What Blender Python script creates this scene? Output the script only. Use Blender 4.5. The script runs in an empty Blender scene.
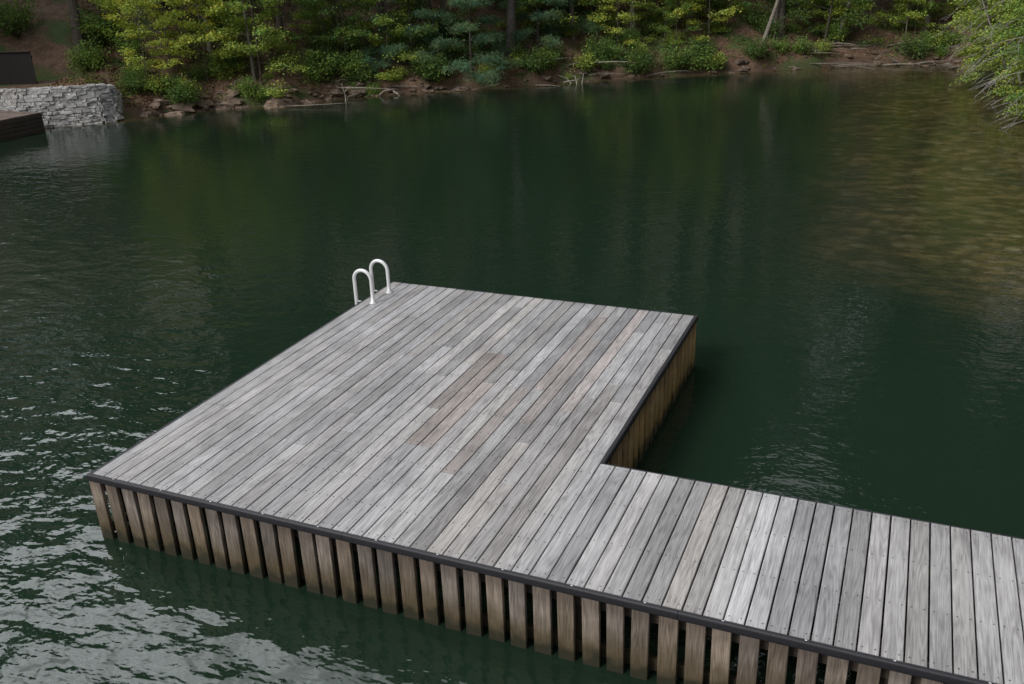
import bpy, math, numpy as np
from mathutils import Matrix, Vector
rng=np.random.default_rng(7)
SC=bpy.context.scene
WZ=-0.76            # water level (deck top is z=0)
W,L,WW=4.8,6.18,1.91 # platform width, length, walkway width
XE=16.0

# ---------------------------------------------------------------- mesh builder
class MB:
    def __init__(s): s.V=[];s.F=[];s.C=[];s.B=[];s.M=[];s.n=0
    def add(s,v,f,col,bc=None,mat=0):
        v=np.asarray(v,float).reshape(-1,3); f=np.asarray(f,int).reshape(-1,4)
        c=np.asarray(col,float)
        if c.ndim==1: c=np.tile(c[:3],(len(v),1))
        s.V.append(v); s.F.append(f+s.n); s.C.append(c[:,:3])
        s.B.append(v if bc is None else np.asarray(bc,float).reshape(-1,3))
        s.M.append(np.full(len(f),mat)); s.n+=len(v)
    def mesh(s,name,mats,smooth=False):
        V=np.concatenate(s.V);F=np.concatenate(s.F);C=np.concatenate(s.C);B=np.concatenate(s.B);M=np.concatenate(s.M)
        me=bpy.data.meshes.new(name); me.from_pydata(V.tolist(),[],F.tolist())
        a=me.attributes.new('Col','FLOAT_COLOR','POINT'); a.data.foreach_set('color',np.c_[C,np.ones(len(C))].astype('f').ravel())
        a=me.attributes.new('bc','FLOAT_VECTOR','POINT'); a.data.foreach_set('vector',B.astype('f').ravel())
        for m in mats: me.materials.append(m)
        me.polygons.foreach_set('material_index',M.astype('i'))
        if smooth: me.polygons.foreach_set('use_smooth',np.ones(len(F),bool))
        me.update(); return me
    def obj(s,name,mats,smooth=False,parent=None):
        return link(s.mesh(name,mats,smooth),name,parent)
def link(me,name,parent=None,loc=None,rz=0,sc=1,tilt=(0,0)):
    o=bpy.data.objects.new(name,me); SC.collection.objects.link(o)
    if parent: o.parent=parent
    if loc is not None: o.location=loc
    o.rotation_euler=(tilt[0],tilt[1],rz)
    o.scale=(sc,sc,sc) if np.isscalar(sc) else sc
    return o
def tube(mb,path,rad,n=7,col=(1,1,1),mat=0,cap=True):
    path=np.asarray(path,float); m=len(path); rad=np.broadcast_to(np.asarray(rad,float),(m,))
    t=np.gradient(path,axis=0); t/=np.linalg.norm(t,axis=1)[:,None]+1e-9
    ref=np.array([0,0,1.]) if abs(t[0][2])<.8 else np.array([1.,0,0])
    V=[]
    for i in range(m):
        u=np.cross(t[i],ref)
        if np.linalg.norm(u)<1e-3: u=np.cross(t[i],np.array([0,1.,0]))
        u/=np.linalg.norm(u)+1e-9; w=np.cross(t[i],u); ref=np.cross(u,t[i])
        an=np.arange(n)*2*math.pi/n
        V.append(path[i]+rad[i]*(np.cos(an)[:,None]*u+np.sin(an)[:,None]*w))
    V=np.concatenate(V); F=[]
    for i in range(m-1):
        for j in range(n):
            k=(j+1)%n; F.append((i*n+j,i*n+k,(i+1)*n+k,(i+1)*n+j))
    if cap:
        for b in (0,(m-1)*n):
            for j in range(1,n-2,2):
                if j+2<n: F.append((b,b+j,b+j+1,b+j+2))
    mb.add(V,F,col,mat=mat)
def board(mb,o,ex,ey,ez,w,l,t,tint,ch=.004,mat=0):
    """chamfered plank: origin o = middle of start end on the top face; width along ex, length along ey, top normal ez"""
    o,ex,ey,ez=[np.asarray(a,float) for a in (o,ex,ey,ez)]
    cs=[(-w/2,-t),(w/2,-t),(w/2,-ch),(w/2-ch,0),(-w/2+ch,0),(-w/2,-ch)]
    r=rng.uniform(0,60); V=[];B=[]
    for y in (0,l):
        for a,b in cs:
            V.append(o+ex*a+ez*b+ey*y); B.append((a+r*3.1,y+r*7.7,b+r))
    F=[(i,(i+1)%6,(i+1)%6+6,i+6) for i in range(6)]+[(0,5,2,1),(5,4,3,2),(6,7,8,11),(11,8,9,10)]
    mb.add(V,F,tint,B,mat)
X,Y,Z=(1,0,0),(0,1,0),(0,0,1)

# ---------------------------------------------------------------- materials
def nm(name):
    m=bpy.data.materials.new(name); m.use_nodes=True; nt=m.node_tree
    return m,nt,nt.nodes,nt.links,nt.nodes['Principled BSDF']
def nd(N,t,**k):
    n=N.new(t)
    for a,b in k.items(): setattr(n,a,b)
    return n
def attr(N,a): return nd(N,'ShaderNodeAttribute',attribute_name=a)
def mth(N,Lk,op,a,b=None,c=None,cl=False):
    n=nd(N,'ShaderNodeMath',operation=op); n.use_clamp=cl
    for i,v in enumerate((a,b,c)):
        if v is None: continue
        if isinstance(v,(int,float)): n.inputs[i].default_value=v
        else: Lk.new(v,n.inputs[i])
    return n.outputs[0]
def ramp(N,Lk,fac,st):
    r=N.new('ShaderNodeValToRGB'); e=r.color_ramp.elements
    while len(e)<len(st): e.new(.5)
    for i,(p,c) in enumerate(st):
        e[i].position=p; e[i].color=(*c,1) if len(c)==3 else c
    Lk.new(fac,r.inputs[0]); return r.outputs[0]
def mixc(N,Lk,f,a,b,bt='MIX'):
    n=nd(N,'ShaderNodeMix',data_type='RGBA',blend_type=bt)
    for i,v in ((0,f),(6,a),(7,b)):
        if isinstance(v,(int,float)): n.inputs[i].default_value=v
        elif isinstance(v,tuple): n.inputs[i].default_value=(*v,1)
        else: Lk.new(v,n.inputs[i])
    return n.outputs[2]
def mrange(N,Lk,v,a,b):
    f=nd(N,'ShaderNodeMapRange'); f.inputs[1].default_value=a; f.inputs[2].default_value=b; Lk.new(v,f.inputs[0]); return f.outputs[0]
def noise(N,Lk,vec,scale,detail=3,rough=.55,vs=None):
    if vs:
        mp=nd(N,'ShaderNodeVectorMath',operation='MULTIPLY'); mp.inputs[1].default_value=vs; Lk.new(vec,mp.inputs[0]); vec=mp.outputs[0]
    n=N.new('ShaderNodeTexNoise'); n.inputs['Scale'].default_value=scale; n.inputs['Detail'].default_value=detail; n.inputs['Roughness'].default_value=rough
    Lk.new(vec,n.inputs['Vector']); return n.outputs[0]
def objc(N): return N.new('ShaderNodeTexCoord').outputs['Object']

def wood(name,dark,light,rough=.75,wet=None):
    m,nt,N,Lk,P=nm(name)
    bc=attr(N,'bc').outputs['Vector']; col=attr(N,'Col').outputs['Color']
    fine=noise(N,Lk,bc,1,4,.65,(110,5,30))
    med=noise(N,Lk,bc,1,3,.6,(26,1.6,8))
    big=noise(N,Lk,bc,1,2,.5,(9,.55,3))
    ring=mth(N,Lk,'SINE',mth(N,Lk,'MULTIPLY',big,75.0))
    ring=mth(N,Lk,'MULTIPLY',ring,.10)
    blot=noise(N,Lk,objc(N),1.3,4,.6)
    v=mth(N,Lk,'MULTIPLY_ADD',fine,.90,-.18)
    v=mth(N,Lk,'ADD',v,mth(N,Lk,'MULTIPLY_ADD',med,.60,-.20))
    v=mth(N,Lk,'ADD',v,ring); v=mth(N,Lk,'ADD',v,mth(N,Lk,'MULTIPLY_ADD',blot,.7,-.30),cl=True)
    c=ramp(N,Lk,v,[(0.05,dark),(.95,light)])
    c=mixc(N,Lk,1.0,c,col,'MULTIPLY')
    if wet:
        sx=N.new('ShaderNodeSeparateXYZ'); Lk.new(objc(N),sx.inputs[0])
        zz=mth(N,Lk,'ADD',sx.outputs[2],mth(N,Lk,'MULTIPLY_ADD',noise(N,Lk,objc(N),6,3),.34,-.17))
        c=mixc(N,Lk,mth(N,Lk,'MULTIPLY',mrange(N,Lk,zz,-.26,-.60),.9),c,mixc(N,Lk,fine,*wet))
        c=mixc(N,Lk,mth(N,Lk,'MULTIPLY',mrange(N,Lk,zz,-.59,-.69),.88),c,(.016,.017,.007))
        c=mixc(N,Lk,mth(N,Lk,'MULTIPLY',mrange(N,Lk,zz,-.28,-.10),.5),c,(.065,.047,.038))  # boards also darken towards their top end, above the wet zone
    Lk.new(c,P.inputs['Base Color']); P.inputs['Roughness'].default_value=rough
    b=nd(N,'ShaderNodeBump'); b.inputs['Strength'].default_value=.5; b.inputs['Distance'].default_value=.002; Lk.new(fine,b.inputs['Height']); Lk.new(b.outputs[0],P.inputs['Normal'])
    return m
M_deck=wood('weathered_deck_wood',(.162,.157,.158),(.60,.590,.590),.62)
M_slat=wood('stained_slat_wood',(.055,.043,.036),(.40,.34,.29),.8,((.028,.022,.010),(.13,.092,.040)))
M_slat2=wood('tannin_sunlit_slat_wood',(.16,.115,.055),(.55,.43,.25),.8,((.12,.085,.028),(.38,.27,.09)))  # golden colour: algae and tannin stain, with sunlight on these sides painted in
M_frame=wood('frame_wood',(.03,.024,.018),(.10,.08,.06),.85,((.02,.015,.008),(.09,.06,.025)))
M_darkdock=wood('dark_stained_wood',(.03,.022,.018),(.09,.07,.055),.8)

def plain(name,c,rough,metal=0,var=.3,sc=20,bump=.002):
    m,nt,N,Lk,P=nm(name)
    n=noise(N,Lk,objc(N),sc,3)
    Lk.new(mixc(N,Lk,n,tuple(x*(1-var) for x in c),tuple(min(1,x*(1+var)) for x in c)),P.inputs['Base Color'])
    P.inputs['Roughness'].default_value=rough; P.inputs['Metallic'].default_value=metal
    b=nd(N,'ShaderNodeBump'); b.inputs['Distance'].default_value=bump; Lk.new(n,b.inputs['Height']); Lk.new(b.outputs[0],P.inputs['Normal'])
    return m
M_rub=plain('black_rubber',(.018,.018,.023),.6)
M_alu=plain('aluminium_tube',(.74,.75,.76),.35,.1,.08,8,.0003)
M_screw=plain('screw_metal',(.08,.08,.08),.5,.6)
M_fence=plain('dark_fence_paint',(.014,.011,.010),.8)
def attrmat(name,rough,sc,amt,bump,det=4):
    m,nt,N,Lk,P=nm(name)
    n=noise(N,Lk,objc(N),sc,det,.65); col=attr(N,'Col').outputs['Color']
    g=ramp(N,Lk,n,[(.25,(1-amt,)*3),(.75,(1+amt*.4,)*3)])
    Lk.new(mixc(N,Lk,1.0,col,g,'MULTIPLY'),P.inputs['Base Color']); P.inputs['Roughness'].default_value=rough; P.inputs['Specular IOR Level'].default_value=.2
    if bump:
        b=nd(N,'ShaderNodeBump'); b.inputs['Distance'].default_value=bump; Lk.new(n,b.inputs['Height']); Lk.new(b.outputs[0],P.inputs['Normal'])
    return m
M_stone=attrmat('rough_stone',.9,9,.5,.02)
M_rock=attrmat('shore_rock',.85,4,.6,.05)
M_bark=attrmat('bark',.95,12,.6,0,2)
def leafmat(name,tr):
    m,nt,N,Lk,P=nm(name); N.remove(P)
    col=attr(N,'Col').outputs['Color']
    d=N.new('ShaderNodeBsdfDiffuse'); Lk.new(col,d.inputs[0])
    if tr:
        t=N.new('ShaderNodeBsdfTranslucent'); Lk.new(mixc(N,Lk,1.0,col,(1.2,1.25,.6),'MULTIPLY'),t.inputs[0])
        mx=N.new('ShaderNodeMixShader'); mx.inputs[0].default_value=tr; Lk.new(d.outputs[0],mx.inputs[1]); Lk.new(t.outputs[0],mx.inputs[2])
        Lk.new(mx.outputs[0],N['Material Output'].inputs[0])
    else: Lk.new(d.outputs[0],N['Material Output'].inputs[0])
    return m
M_leaf=leafmat('leaf',.3)
M_litter=leafmat('dry_leaf',0); M_canopy=leafmat('canopy_leaf',0)

# ---------------------------------------------------------------- shoreline + terrain
SH=np.array([(-34,-60),(-28,0),(-26.5,12),(-25.8,17),(-25,19.3),(-23,20.2),(-21.8,21.1),(-20.9,22),(-19.9,23.5),(-19.0,25.0),(-16.6,26.0),(-15.2,28.6),(-13.3,30.1),(-9.7,32.5),(-6.1,35.7),(-2.5,37.9),(1.7,40.2),(4.6,42.5),(8.2,42.8),(9.9,38.5),(10.9,30),(12.0,22),(13.8,12),(15.3,4),(16.5,-5),(20,-60)])
def sdist(x,y):
    x=np.asarray(x,float).ravel();y=np.asarray(y,float).ravel(); d=np.full(x.shape,1e9); ins=np.zeros(x.shape,bool)
    n=len(SH)
    for i in range(n):
        a=SH[i];b=SH[(i+1)%n]; e=b-a
        t=np.clip(((x-a[0])*e[0]+(y-a[1])*e[1])/(e@e),0,1)
        d=np.minimum(d,np.hypot(x-a[0]-t*e[0],y-a[1]-t*e[1]))
        c=((a[1]>y)!=(b[1]>y))
        xi=(b[0]-a[0])*(y-a[1])/((b[1]-a[1]) if b[1]!=a[1] else 1e-9)+a[0]
        ins^=c&(x<xi)
    return np.where(ins,-d,d)
def wob(x,y):
    return (.5*np.sin(x*1.7+1.3*np.sin(y*.9))*np.sin(y*1.9+.7*x)+.3*np.sin(x*4.1+y*2.3)*np.sin(y*4.7-x*1.1)+.2*np.sin(x*9+2*y)*np.sin(8*y-3*x))
def sm(t): t=np.clip(t,0,1); return t*t*(3-2*t)
def hgt(x,y):
    sh=np.shape(x); x=np.asarray(x,float).ravel();y=np.asarray(y,float).ravel()
    dw=sdist(x,y); d=dw+.3*wob(x*.8,y*.8)
    slope=.52-.20*sm((x-2)/8)
    up=.28*sm(d/.35)+slope*np.clip(d,0,6)+.56*np.clip(d-6,0,60)+.10*wob(x,y)*sm(d/1.5)+1.2*sm(d/14)*wob(x*.12,y*.12)
    dn=np.maximum(d*.3,-2.5)-.02
    z=np.where(d>0,up,dn)
    g=sm((4.2-np.hypot(x+25.2,y-20.0))/1.2)
    z=np.where(dw>.32,np.maximum(z*(1-g)+g*np.maximum(1.38,z-.6),0.0),np.where(g>.3,-1.0,z))
    return (z+WZ).reshape(sh)
def H1(x,y): return float(hgt(np.array([x]),np.array([y]))[0])
def bank(s,d):
    i=int(min(s,len(SH)-2)); f=s-i; a,b=SH[i],SH[i+1]; p=a+(b-a)*f
    j0=max(i-1,0); j1=min(i+2,len(SH)-1); e=SH[j1]-SH[j0]; e=e/np.linalg.norm(e)
    return p[0]-e[1]*d,p[1]+e[0]*d
def axis(lo,a,b,hi,st,cst):
    return np.unique(np.r_[np.linspace(lo,a,int((a-lo)/cst)+2),np.arange(a,b,st),np.linspace(b,hi,int((hi-b)/cst)+2)])
def grid(xs,ys):
    gx,gy=np.meshgrid(xs,ys); nx,ny=len(xs),len(ys)
    i=(np.arange(ny-1)[:,None]*nx+np.arange(nx-1)).ravel()
    return gx,gy,np.c_[i,i+1,i+1+nx,i+nx]
gx,gy,F=grid(axis(-260,-32,18,260,.25,6),axis(-260,14,50,260,.25,6))
mb=MB(); mb.add(np.c_[gx.ravel(),gy.ravel(),hgt(gx,gy).ravel()],F,(1,1,1))
m,nt,N,Lk,P=nm('forest_floor')
oc=objc(N); n1=noise(N,Lk,oc,14,5,.75); n2=noise(N,Lk,oc,.7,3); n3=noise(N,Lk,oc,3,3)
c=ramp(N,Lk,n1,[(.25,(.06,.035,.024)),(.5,(.20,.12,.078)),(.75,(.38,.26,.18))])
c=mixc(N,Lk,ramp(N,Lk,n3,[(.4,(0,0,0)),(.75,(1,1,1))]),c,(.10,.064,.04))
c=mixc(N,Lk,ramp(N,Lk,n2,[(.50,(0,0,0)),(.62,(1,1,1))]),c,mixc(N,Lk,n1,(.03,.05,.014),(.12,.17,.045)))
sx=N.new('ShaderNodeSeparateXYZ'); Lk.new(oc,sx.inputs[0])
wetf=mrange(N,Lk,mth(N,Lk,'ADD',sx.outputs[2],mth(N,Lk,'MULTIPLY',n3,.4)),WZ+.75,WZ+.25)
c=mixc(N,Lk,mth(N,Lk,'MULTIPLY',wetf,.55),c,(.05,.033,.02))
Lk.new(c,P.inputs['Base Color']); P.inputs['Roughness'].default_value=.95
b=nd(N,'ShaderNodeBump'); b.inputs['Distance'].default_value=.06; Lk.new(n1,b.inputs['Height']); Lk.new(b.outputs[0],P.inputs['Normal'])
mb.obj('ground',[m],True)

# ---------------------------------------------------------------- water
gx,gy,F=grid(axis(-90,-30,20,90,.6,5),axis(-120,-6,50,70,.6,5))
dd=-sdist(gx,gy)
rightness=sm((gx.ravel()-0)/7)*sm((gy.ravel()-5)/8)
sh=np.clip(1-dd/(1.0+8.5*rightness),0,1)
mb=MB(); mb.add(np.c_[gx.ravel(),gy.ravel(),np.full(gx.size,WZ)],F,np.c_[sh,sh,sh])
m,nt,N,Lk,P=nm('lake_water'); oc=objc(N)
s=attr(N,'Col').outputs['Fac']
nn=noise(N,Lk,oc,.7,4,.65)
f=mth(N,Lk,'MULTIPLY',s,mth(N,Lk,'MULTIPLY_ADD',nn,3.8,-.6),cl=True)
big=noise(N,Lk,oc,.12,2)
deep=mixc(N,Lk,big,(.0095,.0205,.0120),(.0130,.0275,.0162))
stn=nd(N,'ShaderNodeTexVoronoi'); stn.inputs['Scale'].default_value=1.6; stn.inputs['Randomness'].default_value=1; Lk.new(oc,stn.inputs['Vector'])
bed=mixc(N,Lk,ramp(N,Lk,noise(N,Lk,oc,2.2,3,.6,(1,1.5,1)),[(.45,(0,0,0)),(.62,(1,1,1))]),(.045,.038,.015),(.115,.088,.038))
bed=mixc(N,Lk,ramp(N,Lk,stn.outputs['Distance'],[(.16,(1,1,1)),(.30,(0,0,0))]),bed,(.13,.11,.06))
Lk.new(mixc(N,Lk,f,deep,bed),P.inputs['Base Color'])
P.inputs['Roughness'].default_value=.02; P.inputs['IOR'].default_value=1.40
sx=N.new('ShaderNodeSeparateXYZ'); Lk.new(oc,sx.inputs[0])
wl=noise(N,Lk,oc,1.5,2,.5,(1.0,1.5,1)); wm=noise(N,Lk,oc,4.5,2,.5,(1,1.6,1)); wf=noise(N,Lk,oc,15,1,.5,(1,1.5,1))
near=mrange(N,Lk,mth(N,Lk,'ADD',mth(N,Lk,'MULTIPLY',sx.outputs[0],.5),sx.outputs[1]),7.,-1.)
h=mth(N,Lk,'ADD',mth(N,Lk,'MULTIPLY',wl,mth(N,Lk,'MULTIPLY_ADD',near,2.0,.36)),mth(N,Lk,'ADD',mth(N,Lk,'MULTIPLY',wm,mth(N,Lk,'MULTIPLY_ADD',near,.36,.25)),mth(N,Lk,'MULTIPLY',wf,.06)))
wind=noise(N,Lk,oc,.25,2,.5,(1,.5,1))
amp=mth(N,Lk,'MULTIPLY_ADD',wind,1.4,.15)
b=nd(N,'ShaderNodeBump'); b.inputs['Distance'].default_value=.034; b.inputs['Strength'].default_value=1
Lk.new(mth(N,Lk,'MULTIPLY',h,amp),b.inputs['Height']); Lk.new(b.outputs[0],P.inputs['Normal'])
mb.obj('lake_water',[m],True)

# ---------------------------------------------------------------- dock
dock=bpy.data.objects.new('wooden_dock',None); SC.collection.objects.link(dock)
def tint():
    v=rng.normal(.95,.11)
    if rng.random()<.22: v*=rng.uniform(.72,.88)
    w=rng.uniform(-.03,.05)
    if rng.random()<.12: w+=.07
    return (v*(1+w*.45),v,v*(1-w*.6))
PB=.16; mb=MB()
nb=int(W/PB)
for i in range(nb):
    x=(i+.5)*PB; cuts=[0]; y=rng.uniform(1.0,4.0); y=round(y/.41)*.41; cuts.append(y)
    if y<3.4: cuts.append(y+.41*rng.integers(4,7))
    cuts=[c for c in cuts if c<L-.4]+[L]
    for a,b_ in zip(cuts[:-1],cuts[1:]):
        t=tint(); mid_=(x/W)
        if .5<mid_<.9 and 1.5<(a+b_)/2<5 and rng.random()<.4: t=(t[0]*.96,t[1]*.88,t[2]*.84)
        board(mb,(x,a+.003,rng.uniform(-.002,.002)),X,Y,Z,PB-.011,b_-a-.006,.032,t)
nwk=int((XE-W)/PB)
for i in range(nwk):
    x=W+(i+.5)*PB
    board(mb,(x+rng.uniform(-.001,.001),0.002+rng.uniform(0,.004),rng.uniform(-.002,.002)),X,Y,Z,PB-.012-rng.uniform(0,.003),WW-.006,.032,tuple(np.array(tint())*1.03))
mb.obj('deck_boards',[M_deck],parent=dock)
mb=MB()
def screw(x,y):
    an=np.arange(6)*math.pi/3; mb.add([(x+.007*math.cos(a),y+.007*math.sin(a),.0025) for a in an],[(0,1,2,3),(0,3,4,5)],(1,1,1))
for i in range(nb):
    for y in np.arange(.06,L,.41):
        for s_ in (-.045,.045): screw((i+.5)*PB+s_,y)
for i in range(nwk):
    for y in (.06,.65,1.26,1.85):
        for s_ in (-.045,.045): screw(W+(i+.5)*PB+s_,y)
mb.obj('deck_screws',[M_screw],parent=dock)
mb=MB()
def rail(p0,p1,out,z=0,hh=.078,th=.04):
    p0,p1,out=[np.array((*p,0.)) for p in (p0,p1,out)]
    cs=[(0,-.003),(.05,-.003),(.066,-.012),(.07,-.025),(.07,-.07),(.064,-.088),(.05,-.096),(0,-.096)]
    V=[]
    for p in (p0,p1):
        for a,b_ in cs: V.append(p+out*a*th/.07+np.array([0,0,b_*hh/.095+z]))
    F=[(i,(i+1)%8,(i+1)%8+8,i+8) for i in range(8)]+[(0,1,2,3),(0,3,4,7),(4,5,6,7),(8,11,10,9),(8,15,12,11),(12,15,14,13)]
    mb.add(V,F,(1,1,1))
x=-.04
while x<XE:
    x2=min(x+3.05,XE); rail((x,0),(x2-.004,0),(0,-1)); x=x2
rail((0,-.02),(0,L+.02),(-1,0),-.002); rail((-.04,L),(W+.04,L),(0,1)); rail((W,WW),(W,L+.02),(1,0),-.002); rail((W+.02,WW),(XE,WW),(0,1),-.004)
mb.obj('rubber_bumper',[M_rub],False,dock)
mb=MB()
for x in np.arange(.3,XE,.61):
    mb.add([(x-.008,-.018,.0015),(x+.008,-.018,.0015),(x+.008,-.008,.0015),(x-.008,-.008,.0015)],[(0,1,2,3)],(1,1,1))
mb.obj('bumper_clips',[M_alu],parent=dock)
mb=MB()
def beam(p,d,l,w=.05,hgt_=.2,z=-.045):
    d=np.array(d,float); n=np.cross(d,np.array(Z,float)); board(mb,(p[0],p[1],z),n,d,Z,w,l,hgt_,(1,1,1),.003)
for z,hh in ((-.036,.2),(-.60,.12),(-1.2,.14)):
    beam((0,.085),X,XE,.05,hh,z); beam((.085,.12),Y,L-.25,.05,hh,z-.001); beam((0,L-.085),X,W,.05,hh,z); beam((W-.085,WW),Y,L-WW-.15,.05,hh,z-.001); beam((W-.05,WW-.085),X,XE-W,.05,hh,z-.002)
for y in np.arange(.6,L-.3,.41): beam((.12,y),X,W-.25,.045,.19,-.038)
for x in np.arange(.4,XE,2.4):
    for y in ((.2,3,L-.25) if x<W else (.2,WW-.25)):
        tube(mb,[(x,y,-.05),(x,y,-3)],.11,10)
mb.obj('dock_frame',[M_frame],parent=dock)
mb=MB()
def stint(g=0):
    v=rng.uniform(.6,1.25); w=rng.uniform(-.10,.24)+g
    return (v*(1+w*.4),v*(1+w*.05),v*(1-w*.5))
def slat(p,ex,out,g=0,mat=0):
    w=rng.uniform(.142,.156)
    ex=np.array(ex,float)+np.array([0,0,rng.normal(0,.010)])
    board(mb,(p[0],p[1],-.078-rng.uniform(0,.003)),ex,(rng.normal(0,.006),rng.normal(0,.004),-1),out,w,1.6,.04,stint(g),.004,mat)
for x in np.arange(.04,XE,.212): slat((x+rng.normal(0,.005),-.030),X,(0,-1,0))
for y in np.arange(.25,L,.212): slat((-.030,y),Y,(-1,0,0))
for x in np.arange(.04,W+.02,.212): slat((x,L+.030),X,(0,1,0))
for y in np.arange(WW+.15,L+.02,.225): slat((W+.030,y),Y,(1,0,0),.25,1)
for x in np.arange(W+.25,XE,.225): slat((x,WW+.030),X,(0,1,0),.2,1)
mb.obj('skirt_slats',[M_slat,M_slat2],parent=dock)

# ---------------------------------------------------------------- swim ladder
mb=MB(); hoops=(5.25,5.73)
for y in hoops:
    path=[(.19,y,.0),(.19,y,.2),(.19,y,.35)]
    for k in range(1,12):
        a=math.pi*k/12; path.append((.045+.145*math.cos(a),y,.35+.145*math.sin(a)))
    path+=[(-.10,y,.35),(-.10,y,.1),(-.10,y,-.6),(-.10,y,-1.8)]
    tube(mb,path,.027,12)
    tube(mb,[(.19,y,.001),(.19,y,.012)],.055,12)
    tube(mb,[(.19,y,.012),(.19,y,.05)],.034,12)
    tube(mb,[(-.10,y,.0),(-.02,y,.0)],.016,8)
for z in (-.3,-.6,-.9,-1.2,-1.5):
    board(mb,(-.10,hoops[0],z),X,Y,Z,.1,hoops[1]-hoops[0],.03,(1,1,1))
mb.obj('swim_ladder',[M_alu],True)

# ---------------------------------------------------------------- stone wall, fence, little dark dock
PP=np.array([(-29,19.3),(-26.5,19.1),(-25,19.3),(-23.7,19.7),(-22.8,20.2),(-22.0,20.8),(-21.45,21.3),(-21.25,21.75),(-21.5,22.2),(-22.3,22.9)],float)
cc=np.r_[0,np.cumsum(np.linalg.norm(np.diff(PP,axis=0),axis=1))]; TL=cc[-1]
def pat(t):
    t=np.clip(t,0,TL); e=.05
    I=lambda q: np.array([np.interp(q,cc,PP[:,0]),np.interp(q,cc,PP[:,1])])
    d=I(t+e)-I(t-e); d/=np.linalg.norm(d); return I(t),d
mb=MB(); z=WZ-.25
cube=np.array([(x,y,zz) for zz in(0,1) for y in(0,1) for x in(0,1)],float); CF=[(0,2,3,1),(4,5,7,6),(0,1,5,4),(2,6,7,3),(0,4,6,2),(1,3,7,5)]
def hend(t): return WZ+1.42-.6*float(sm((t-(TL-2.2))/1.8))
while z<WZ+1.4:
    hh=rng.uniform(.06,.14); t=rng.uniform(0,.3)
    while t<TL-.1:
        ln=rng.uniform(.10,.36)
        if z+hh*.8<hend(t):
            p,d=pat(t+ln/2); n=np.array([d[1],-d[0]])
            o=rng.uniform(-.03,.04)+.08*(1-(z-WZ)/1.4)
            v=cube.copy(); v=v-[.5,.5,0]; v*=[ln-.006,.35,(hh-.006)*rng.uniform(.85,1.05)]; v+=rng.normal(0,.012,v.shape)
            wv=np.c_[p[0]+v[:,0]*d[0]+(v[:,1]*-1+o)*n[0],p[1]+v[:,0]*d[1]+(v[:,1]*-1+o)*n[1],z+v[:,2]]
            g=rng.uniform(.44,.70); mb.add(wv,CF,(g*1.0,g*.985,g*.96))
        t+=ln
    z+=hh
ts=np.linspace(0,TL,50); V=[]
for t in ts:
    p,d=pat(t); n=np.array([d[1],-d[0]])
    for a,zz in ((-.12,WZ-.4),(.15,WZ-.4),(.12,hend(t)-.04),(-.12,hend(t)-.04)): V.append((p[0]+n[0]*a,p[1]+n[1]*a,zz))
F=[(i*4+j,i*4+(j+1)%4,(i+1)*4+(j+1)%4,(i+1)*4+j) for i in range(49) for j in range(4)]
mb.add(V,F,(.42,.41,.40))
mb.obj('stone_retaining_wall',[M_stone])
mb=MB()
fp0,fp1=np.array([-24.4,21.2]),np.array([-30.5,19.2]); fd=(fp1-fp0)/np.linalg.norm(fp1-fp0); fl=np.linalg.norm(fp1-fp0)
zb=WZ+1.3; fn=(-fd[1],fd[0],0)
for i in range(int(fl/.15)):
    p=fp0+fd*(i*.15+.075); board(mb,(p[0],p[1],zb),(*fd,0),Z,fn,.147,1.28,.03,(1,1,1),.002)
for a in (.12,1.1):
    board(mb,(fp0[0]-fn[0]*.035,fp0[1]-fn[1]*.035,zb+a),Z,(*fd,0),fn,.09,fl,.05,(1,1,1))
board(mb,(*fp0,zb+1.31),fn,(*fd,0),Z,.12,fl,.028,(1,1,1))
mb.obj('dark_fence',[M_fence])
mb=MB()
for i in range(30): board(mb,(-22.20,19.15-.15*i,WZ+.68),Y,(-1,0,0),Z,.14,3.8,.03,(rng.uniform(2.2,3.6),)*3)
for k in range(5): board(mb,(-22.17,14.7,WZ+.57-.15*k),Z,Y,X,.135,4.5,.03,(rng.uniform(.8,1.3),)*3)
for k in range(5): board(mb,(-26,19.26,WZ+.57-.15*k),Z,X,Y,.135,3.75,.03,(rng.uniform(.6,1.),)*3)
for y in (15,17.1,18.9): tube(mb,[(-22.4,y,WZ+.62),(-22.4,y,WZ-1)],.1,8)
mb.obj('dark_wooden_jetty',[M_darkdock])

# ---------------------------------------------------------------- rocks & driftwood
def icorock(mb,c,r,col):
    nu,nv=9,6; V=[]
    ph=rng.uniform(0,6,6)
    for j in range(nv+1):
        th=math.pi*j/nv
        for i in range(nu):
            a=2*math.pi*i/nu; q=1+.22*math.sin(3*a+ph[0]+2*th)+.16*math.sin(2*a+ph[1]-3*th)+rng.normal(0,.07)
            V.append((c[0]+r[0]*q*math.sin(th)*math.cos(a+ph[2]),c[1]+r[1]*q*math.sin(th)*math.sin(a+ph[2]),c[2]+r[2]*q*math.cos(th)))
    F=[(j*nu+i,j*nu+(i+1)%nu,(j+1)*nu+(i+1)%nu,(j+1)*nu+i) for j in range(nv) for i in range(nu)]
    mb.add(V,F,col)
mb=MB()
for k in range(250):
    s_=rng.uniform(7.3,21.5)
    if k<100: s_=rng.uniform(7.4,12.5)
    x,y=bank(s_,rng.normal(.15,.2)); r=min(abs(rng.normal(.08,.08))+.04,.28)
    if 8<s_<10.5 and rng.random()<.4: r*=1.5
    g=rng.uniform(.10,.24); icorock(mb,(x,y,H1(x,y)-.02),(r*1.3,r*1.1,r*.5),(g*1.2,g*.9,g*.68))
mb.obj('shore_rocks',[M_rock])
mb=MB()
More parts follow.
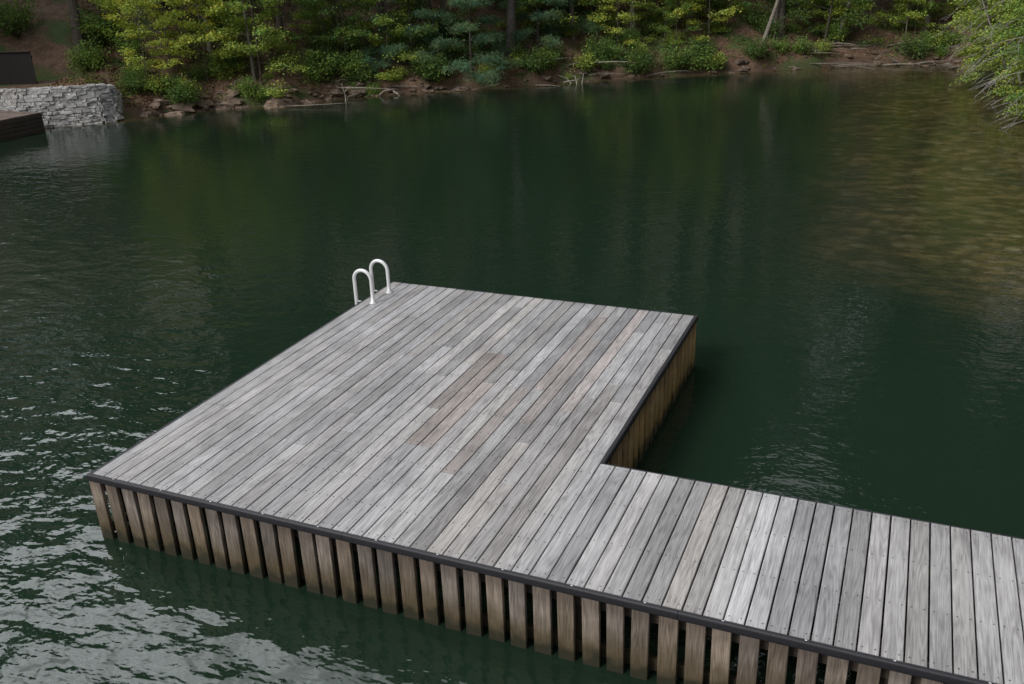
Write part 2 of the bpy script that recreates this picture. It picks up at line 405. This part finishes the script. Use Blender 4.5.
for k in range(85):
    s_=rng.uniform(15.8,18.9) if k<60 else rng.uniform(9,15.5)
    x,y=bank(s_,rng.uniform(-.6,1.2)); a=rng.uniform(-.6,.6)+(.3 if k%3 else 1.6); l=rng.uniform(.7,3.0); z=max(H1(x,y),WZ)+.05
    q1,q2=rng.uniform(0,.5),rng.uniform(-.1,.3)
    P_=[(x+math.cos(a)*l*u+.1*math.sin(u*5+k),y+math.sin(a)*l*u*.6,z+u*(1-u)*q1+u*q2) for u in np.linspace(0,1,6)]
    g=rng.uniform(.14,.42); tube(mb,P_,np.linspace(rng.uniform(.015,.06),.008,6),6,(g,g*.88,g*.75))
mb.obj('driftwood_pile',[M_bark],True)
mb=MB()
x,y=bank(10.95,-1.0)
tube(mb,[(x,y,WZ-.3),(x+.02,y,WZ+.25),(x-.08,y,WZ+.6),(x-.1,y,WZ+.75)],[.025,.022,.016,.01],7,(.36,.32,.27))
tube(mb,[(x,y,WZ+.4),(x+.18,y,WZ+.55),(x+.3,y,WZ+.52)],[.016,.012,.008],6,(.36,.32,.27))
x,y=bank(13.7,-.4)
for k in range(3):
    tube(mb,[(x+.2*k,y,WZ-.1),(x+.4*k-.3,y,WZ+.22+.1*k),(x+.7*k-.9,y+.2,WZ+.35-.06*k)],[.025,.018,.008],6,(.36,.33,.29))
mb.obj('dead_branch',[M_bark],True)

# ---------------------------------------------------------------- vegetation generators
def leaves(mb,C,n,sp,size,col,cvar=.25,narrow=.55,upb=.5,mat=1,flat=.45,R=rng):
    C=np.asarray(C,float); m=len(C)*n
    cen=np.repeat(C,n,axis=0)+R.normal(0,1,(m,3))*np.array([sp,sp,sp*flat])
    nrm=R.normal(0,1,(m,3)); nrm[:,2]=np.abs(nrm[:,2])+upb*2; nrm/=np.linalg.norm(nrm,axis=1)[:,None]
    a=R.normal(0,1,(m,3)); u=np.cross(nrm,a); u/=np.linalg.norm(u,axis=1)[:,None]; v=np.cross(nrm,u)
    sz=size*R.uniform(.6,1.3,m)[:,None]; u=u*sz; v=v*sz*narrow
    V=np.stack([cen-u*.5,cen+v*.5,cen+u*.5-nrm*sz*.12,cen-v*.5],1).reshape(-1,3)
    F=np.arange(m*4).reshape(m,4)
    cl=np.repeat(R.uniform(1-cvar,1+cvar,len(C)),n)*R.uniform(.8,1.2,m); hue=np.repeat(R.normal(0,.12,len(C)),n)
    c=np.array(col)[None]*cl[:,None]*np.c_[1+hue,np.ones(m),1-hue]
    mb.add(V,F,np.repeat(np.clip(c,0.003,1),4,axis=0),mat=mat)
def tree(seed,H,r0,c0,spread,nb,nl,lsz,lcol,bark=(.12,.10,.085),rise=.3,droop=.0,sub=4,sp=.25,narrow=.55,flat=.45,lean=(0,0),prof='round',name='tree',seg=9,upb=.5,lm=None):
    R=np.random.default_rng(seed); mb=MB()
    t=np.linspace(0,1,9); ph=R.uniform(0,6,2)
    tp=np.c_[lean[0]*t*H+.02*H*np.sin(t*4+ph[0])*t,lean[1]*t*H+.02*H*np.sin(t*3.3+ph[1])*t,t*H-.3*(1-t)]
    rad=r0*(1-.85*t); rad[0]*=1.35
    tube(mb,tp,rad,seg,bark)
    C=[]
    for k in range(nb):
        q=c0+(1-c0)*(k+R.uniform(0,1))/nb; q=min(q,.99)
        p=np.array([np.interp(q,t,tp[:,i]) for i in range(3)])
        u=(q-c0)/(1-c0)
        pr={'round':math.sqrt(max(.05,1-(2*u-.8)**2*.7)) ,'cone':(1-u)*.9+.12,'flat':1.0-.35*u}[prof]
        ln=spread*pr*R.uniform(.65,1.15); az=k*2.399+R.normal(0,.4)
        el=rise+R.normal(0,.15)+u*.35
        d=np.array([math.cos(az)*math.cos(el),math.sin(az)*math.cos(el),math.sin(el)])
        s=np.linspace(0,1,6); bp=p+s[:,None]*d*ln+np.c_[.06*ln*np.sin(s*5+k),.06*ln*np.cos(s*4+k)-.06*ln,-droop*ln*s**2]
        br=max(.006,r0*.32*(1-.6*q)); tube(mb,bp,br*(1-.85*s)+.003,5,bark,cap=False)
        for j in range(sub):
            f=R.uniform(.3,1); b0=np.array([np.interp(f,s,bp[:,i]) for i in range(3)])
            aa=az+R.choice([-1,1])*R.uniform(.4,1.2); l2=ln*.42*R.uniform(.5,1.1)*(1.2-f*.5)
            d2=np.array([math.cos(aa),math.sin(aa),R.normal(.1,.2)-droop*.5])
            s2=np.linspace(0,1,4); b2=b0+s2[:,None]*d2*l2; b2[:,2]-=droop*.4*l2*s2**2
            tube(mb,b2,br*.4*(1-.8*s2)+.002,4,bark,cap=False)
            for g in np.linspace(.35,1,3): C.append(b0+d2*l2*g+np.array([0,0,-droop*.4*l2*g*g]))
        C+= [bp[3],bp[4],bp[5]]
    if nl: leaves(mb,C,nl,sp,lsz,lcol,.3,narrow,upb,1,flat,R)
    return mb.mesh(name,[M_bark,lm or M_leaf])
G_br=(.38,.47,.10); G_mid=(.19,.29,.075); G_dk=(.075,.125,.04); G_pine=(.15,.25,.145)
big=[tree(11,21,.24,.45,4.6,20,13,.62,G_dk,sub=4,sp=.6,name='canopy_a',lm=M_canopy),
     tree(12,24,.28,.48,4.4,22,13,.62,(.10,.15,.04),sub=4,sp=.6,name='canopy_b',lm=M_canopy),
     tree(13,25,.26,.36,3.6,28,12,.58,(.06,.105,.05),rise=.05,prof='cone',sub=4,sp=.5,name='canopy_pine',lm=M_canopy)]
mid=[tree(21,7,.06,.12,2.1,20,20,.13,G_mid,sub=5,sp=.2,name='mid_a'),
     tree(22,6,.05,.06,2.0,20,20,.13,(.31,.41,.10),sub=5,sp=.2,prof='flat',rise=.15,name='mid_b'),
     tree(23,8,.07,.12,2.2,22,20,.14,(.14,.22,.065),sub=5,sp=.22,name='mid_c')]
sap=[tree(31,6.2,.045,.16,1.7,22,18,.12,G_br,sub=4,sp=.16,rise=.25,prof='flat',bark=(.17,.15,.12),name='sapling_a'),
     tree(32,5.0,.035,.14,1.5,18,20,.12,(.46,.52,.12),sub=4,sp=.15,rise=.2,prof='round',bark=(.17,.15,.12),name='sapling_b')]
pine=[tree(41,6.5,.08,.04,2.7,28,44,.19,G_pine,sub=6,sp=.17,narrow=.16,rise=.12,droop=.18,flat=.6,prof='cone',name='white_pine',upb=.2),
      tree(42,9,.10,.08,2.6,30,38,.20,(.13,.215,.10),sub=6,sp=.18,narrow=.16,rise=.05,droop=.2,flat=.6,prof='cone',name='white_pine_b',upb=.2)]
bare=tree(45,6,.06,.1,2.4,26,0,.1,G_mid,bark=(.38,.36,.34),sub=7,rise=-.1,droop=.3,name='bare_tree')
def shrub(seed,h,r,nst,nl,lsz,col,name):
    R=np.random.default_rng(seed); mb=MB(); C=[]
    for k in range(nst):
        a=R.uniform(0,6.28); q=R.uniform(.2,1)*r; hh=h*R.uniform(.5,1)*(1-.35*(q/r)**2)
        s=np.linspace(0,1,5); P_=np.c_[math.cos(a)*q*s**1.3,math.sin(a)*q*s**1.3,hh*s]
        tube(mb,P_,.018*(1-.8*s)+.002,4,(.10,.08,.06),cap=False)
        C+=[P_[2],P_[3],P_[4],(P_[3]+P_[4])/2+R.normal(0,.1,3)]
    leaves(mb,C,nl,.17*r,lsz,col,.45,.5,.3,1,.8,R); return mb.mesh(name,[M_bark,M_leaf])
shr=[shrub(51,1.3,1.0,20,18,.12,G_mid,'shrub_a'),shrub(52,1.0,.9,18,18,.11,(.32,.41,.095),'shrub_b'),shrub(53,1.6,1.2,24,22,.12,(.13,.205,.06),'shrub_c')]

R=np.random.default_rng(99)
def put(me,name,s_,d,sc=1,rz=None,parent=None,tilt=(0,0),dz=-.05):
    x,y=bank(s_,d); z=H1(x,y)+dz
    return link(me,name,parent,(x,y,z),R.uniform(0,6.28) if rz is None else rz,sc,tilt)
forest=bpy.data.objects.new('forest',None); SC.collection.objects.link(forest)
pts=[]
def plant(n,smin,smax,dmin,dmax,sp_,smn,smx):
    c0=len(pts)
    for k in range(2500):
        if len(pts)-c0>=n: break
        s_=R.uniform(smin,smax); d=R.uniform(dmin,dmax)
        x,y=bank(s_,d); dd_=float(sdist([x],[y])[0])
        if dd_<3 or (abs(x+25.5)<4 and abs(y-20)<4): continue
        if all((x-a)**2+(y-b)**2>sp_**2 for a,b in pts):
            pts.append((x,y)); link(big[R.choice(3,p=[.4,.35,.25])],'forest_tree',forest,(x,y,H1(x,y)-.1),R.uniform(0,6.28),R.uniform(smn,smx),(R.normal(0,.03),R.normal(0,.03)))
plant(52,13.5,19,7,23,3.9,1.1,1.45)
plant(22,18.5,23.6,3.5,16,4.2,1.05,1.4)
plant(34,8,13.5,7,26,4.4,.9,1.2)
plant(26,1.5,8,4,24,4.6,.65,.85)
und=bpy.data.objects.new('forest_understory',None); SC.collection.objects.link(und)
for k in range(75):
    s_=R.uniform(9.5,20.0); d=R.uniform(.8,9)
    x,y=bank(s_,d)
    if float(sdist([x],[y])[0])<.6: continue
    if s_<12 and R.random()<.6: continue
    link(mid[R.integers(3)],'understory_tree',und,(x,y,H1(x,y)-.1),R.uniform(0,6.28),R.uniform(.5,1.0),(R.normal(0,.06),R.normal(0,.06)))
for k in range(150):
    s_=R.uniform(7.2,19.5); d=abs(R.normal(.2,2.6))+.15
    if s_<12 and R.random()<.5: continue
    x,y=bank(s_,d)
    if float(sdist([x],[y])[0])<.1: continue
    link(shr[R.integers(3)],'understory_shrub',und,(x,y,H1(x,y)-.1),R.uniform(0,6.28),R.uniform(.35,.9))
for s_,d,sc in ((7.7,1.3,.8),(8.1,2.0,1.0),(8.9,1.4,1.0),(9.5,2.6,.9),(8.5,4.2,1.1),(7.6,3.6,.9)): put(sap[int(s_*10)%2],'sapling_tree',s_,d,sc)
for s_,d,sc in ((14.9,2.2,1.0),(15.3,1.6,.95),(16.8,2,.9),(14.3,1.6,.8),(17.4,1.8,.9),(18.4,1.2,.9)): put(sap[int(s_*10)%2],'sapling_tree',s_,d,sc)
for s_,d,sc in ((12.75,.5,.85),(12.2,1.5,.8),(13.5,2.0,.8)): put(pine[0],'pine_tree',s_,d,sc)
put(pine[1],'pine_tree',14.2,4,.9)
def trunk(seed,H,r,lean,col): return tree(seed,H,r,.45,3.5,12,14,.58,G_dk,bark=col,sub=3,sp=.6,lean=lean,name='trunk_tree',seg=12,lm=M_canopy)
for i,(s_,d,r,lean,col) in enumerate([(13.2,1.6,.20,(.02,0),(.17,.15,.14)),(16.0,2.2,.24,(-.02,.02),(.15,.135,.12)),(14.55,2.5,.13,(0,.02),(.22,.20,.17)),(12.0,4,.2,(0,0),(.17,.15,.14)),(11.2,3.5,.12,(.01,0),(.20,.18,.16)),(9.75,1.6,.07,(-.04,.02),(.24,.22,.19)),(9.2,3.5,.11,(.02,0),(.36,.33,.29)),(15.75,1.0,.09,(.28,.1),(.28,.25,.21)),(16.75,1.3,.09,(.22,.1),(.28,.25,.21)),(10.3,4.5,.12,(0,0),(.18,.16,.14)),(17.6,2.5,.12,(.03,0),(.18,.16,.14)),(15.2,3,.15,(0,0),(.16,.15,.14)),(12.6,3.2,.09,(.05,0),(.24,.22,.19)),(13.9,2.6,.10,(-.05,0),(.2,.18,.16)),(18.2,2.5,.1,(-.08,0),(.24,.22,.19))]):
    put(trunk(60+i,17,r,lean,col),'broadleaf_tree',s_,d,1,0)
for s_,d,sc,k in ((7.9,.7,.9,1),(8.3,.5,.8,1),(5.6,3.2,.9,0),(6.3,3.0,.7,0),(6.5,4.5,1.0,2),(4.6,5.2,1.1,2),(4.0,6,1.1,0),(10.75,.7,1.0,0),(11.2,.8,.8,0),(12.9,.3,.8,1),(13.4,.3,.8,2),(13.9,.3,.9,1),(14.4,.2,.9,2),(14.9,.2,.9,0),(15.3,.3,.8,1),(12.3,.3,.8,2),(15.7,.3,.7,2),(16.2,.4,.7,0),(17.8,1,.9,1),(18.3,1.5,.9,0)):
    put(shr[k],'shrub',s_,d,sc)
for k,(x,y,sc,me) in enumerate([(10.9,28.0,.72,mid[1]),(11.1,25.6,.66,mid[0]),(10.7,30.5,.8,mid[1]),(10.3,33,.9,sap[0]),(10.0,36,.9,mid[1]),(11.3,23.5,.62,mid[1]),(9.9,38.6,1.0,sap[0])]):
    x0=x+.3; link(me,'overhanging_tree',None,(x0,y,max(H1(x0,y),WZ-.1)-.1),0,sc,(0,-.30))
for k,(x,y) in enumerate([(10.7,26.4),(10.5,31.2),(10.2,35)]):
    link(bare,'bare_branch_tree',None,(x+.3,y,max(H1(x+.3,y),WZ-.1)),0,.85,(0,-.25-.1*k))
for x,y,sc,k in ((11.3,26.5,.9,0),(11.2,28.8,.9,1),(11.6,24.5,.8,2),(10.9,31.5,.8,1)): link(shr[k],'shrub',None,(x,y,H1(x,y)-.05),k,sc)
mb=MB(); n=20000; s_=R.uniform(5,20.5,n); d=np.abs(R.normal(0,4.0,n))+.3
P_=np.array([bank(a,b) for a,b in zip(s_,d)]); zz=hgt(P_[:,0],P_[:,1])
C=np.c_[P_,zz+.02]; u=R.normal(0,1,(n,3)); u[:,2]*=.35; u/=np.linalg.norm(u,axis=1)[:,None]; v=np.cross(u,np.array([0,0,1.])); sz=R.uniform(.04,.09,(n,1))
V=np.stack([C-u*sz,C+v*sz*.6,C+u*sz,C-v*sz*.6],1).reshape(-1,3); g=R.uniform(.4,1.4,(n,1))
mb.add(V,np.arange(n*4).reshape(n,4),np.repeat(np.c_[.30*g,.18*g,.115*g],4,axis=0)); mb.obj('leaf_litter',[M_litter])
mb=MB(); n=700; s_=R.uniform(5.5,20.5,n); d=np.abs(R.normal(0,3.0,n))+.15
P_=np.array([bank(a,b) for a,b in zip(s_,d)]); zz=hgt(P_[:,0],P_[:,1])
leaves(mb,np.c_[P_,zz+.12],12,.12,.10,(.15,.22,.055),.4,.4,.3,0,.5,R); mb.obj('ground_cover_plants',[M_leaf])

# ---------------------------------------------------------------- camera, light, sky
cam=bpy.data.cameras.new('camera'); co=bpy.data.objects.new('camera',cam); SC.collection.objects.link(co)
r3=Matrix.Rotation(math.radians(23.707),3,'Z')@Matrix.Rotation(math.radians(90-22.846),3,'X')@Matrix.Rotation(math.radians(-2.115),3,'Z')
M4=r3.to_4x4(); M4.translation=Vector((7.275,-5.801,4.749)); co.matrix_world=M4
cam.sensor_width=36; cam.lens=925.9*36/1024; cam.clip_end=2000; SC.camera=co
EL,AZ=40,152   # azimuth measured counter-clockwise from +Y
sv=Vector((-math.sin(math.radians(AZ))*math.cos(math.radians(EL)),math.cos(math.radians(AZ))*math.cos(math.radians(EL)),math.sin(math.radians(EL))))
sl=bpy.data.lights.new('sun','SUN'); sl.energy=2.4; sl.angle=math.radians(22); sl.color=(1,.97,.93)
so=bpy.data.objects.new('sun',sl); SC.collection.objects.link(so); so.rotation_euler=sv.to_track_quat('Z','Y').to_euler()
wd=bpy.data.worlds.new('World'); SC.world=wd; wd.use_nodes=True; N=wd.node_tree.nodes; Lk=wd.node_tree.links
sky=N.new('ShaderNodeTexSky'); sky.sky_type='NISHITA'; sky.sun_disc=False; sky.sun_elevation=math.radians(EL); sky.sun_rotation=math.radians(-AZ)
tc=N.new('ShaderNodeTexCoord').outputs['Generated']
cn=noise(N,Lk,tc,2.2,4,.6,(1,1,2.2))
cl=ramp(N,Lk,cn,[(.34,(0,0,0)),(.54,(1,1,1))])
cc_=mixc(N,Lk,ramp(N,Lk,cn,[(.40,(0,0,0)),(.65,(1,1,1))]),(6.6,6.9,7.5),(11,11.1,11.5))
# bright sky lobe added over the left shore to brighten near-left water reflections
dt=nd(N,'ShaderNodeVectorMath',operation='DOT_PRODUCT'); dt.inputs[1].default_value=Vector((-.66,.36,.66)).normalized(); Lk.new(tc,dt.inputs[0])
lobe=mth(N,Lk,'POWER',mth(N,Lk,'MAXIMUM',dt.outputs['Value'],0.0),16.0)
base=mixc(N,Lk,cl,sky.outputs[0],cc_)
Lk.new(mixc(N,Lk,mth(N,Lk,'MULTIPLY',lobe,mth(N,Lk,'MULTIPLY_ADD',cl,.7,.3)),base,(58,60,62)),N['Background'].inputs[0]); N['Background'].inputs[1].default_value=.088
SC.view_settings.view_transform='Standard'; SC.view_settings.look='None'; SC.view_settings.exposure=0
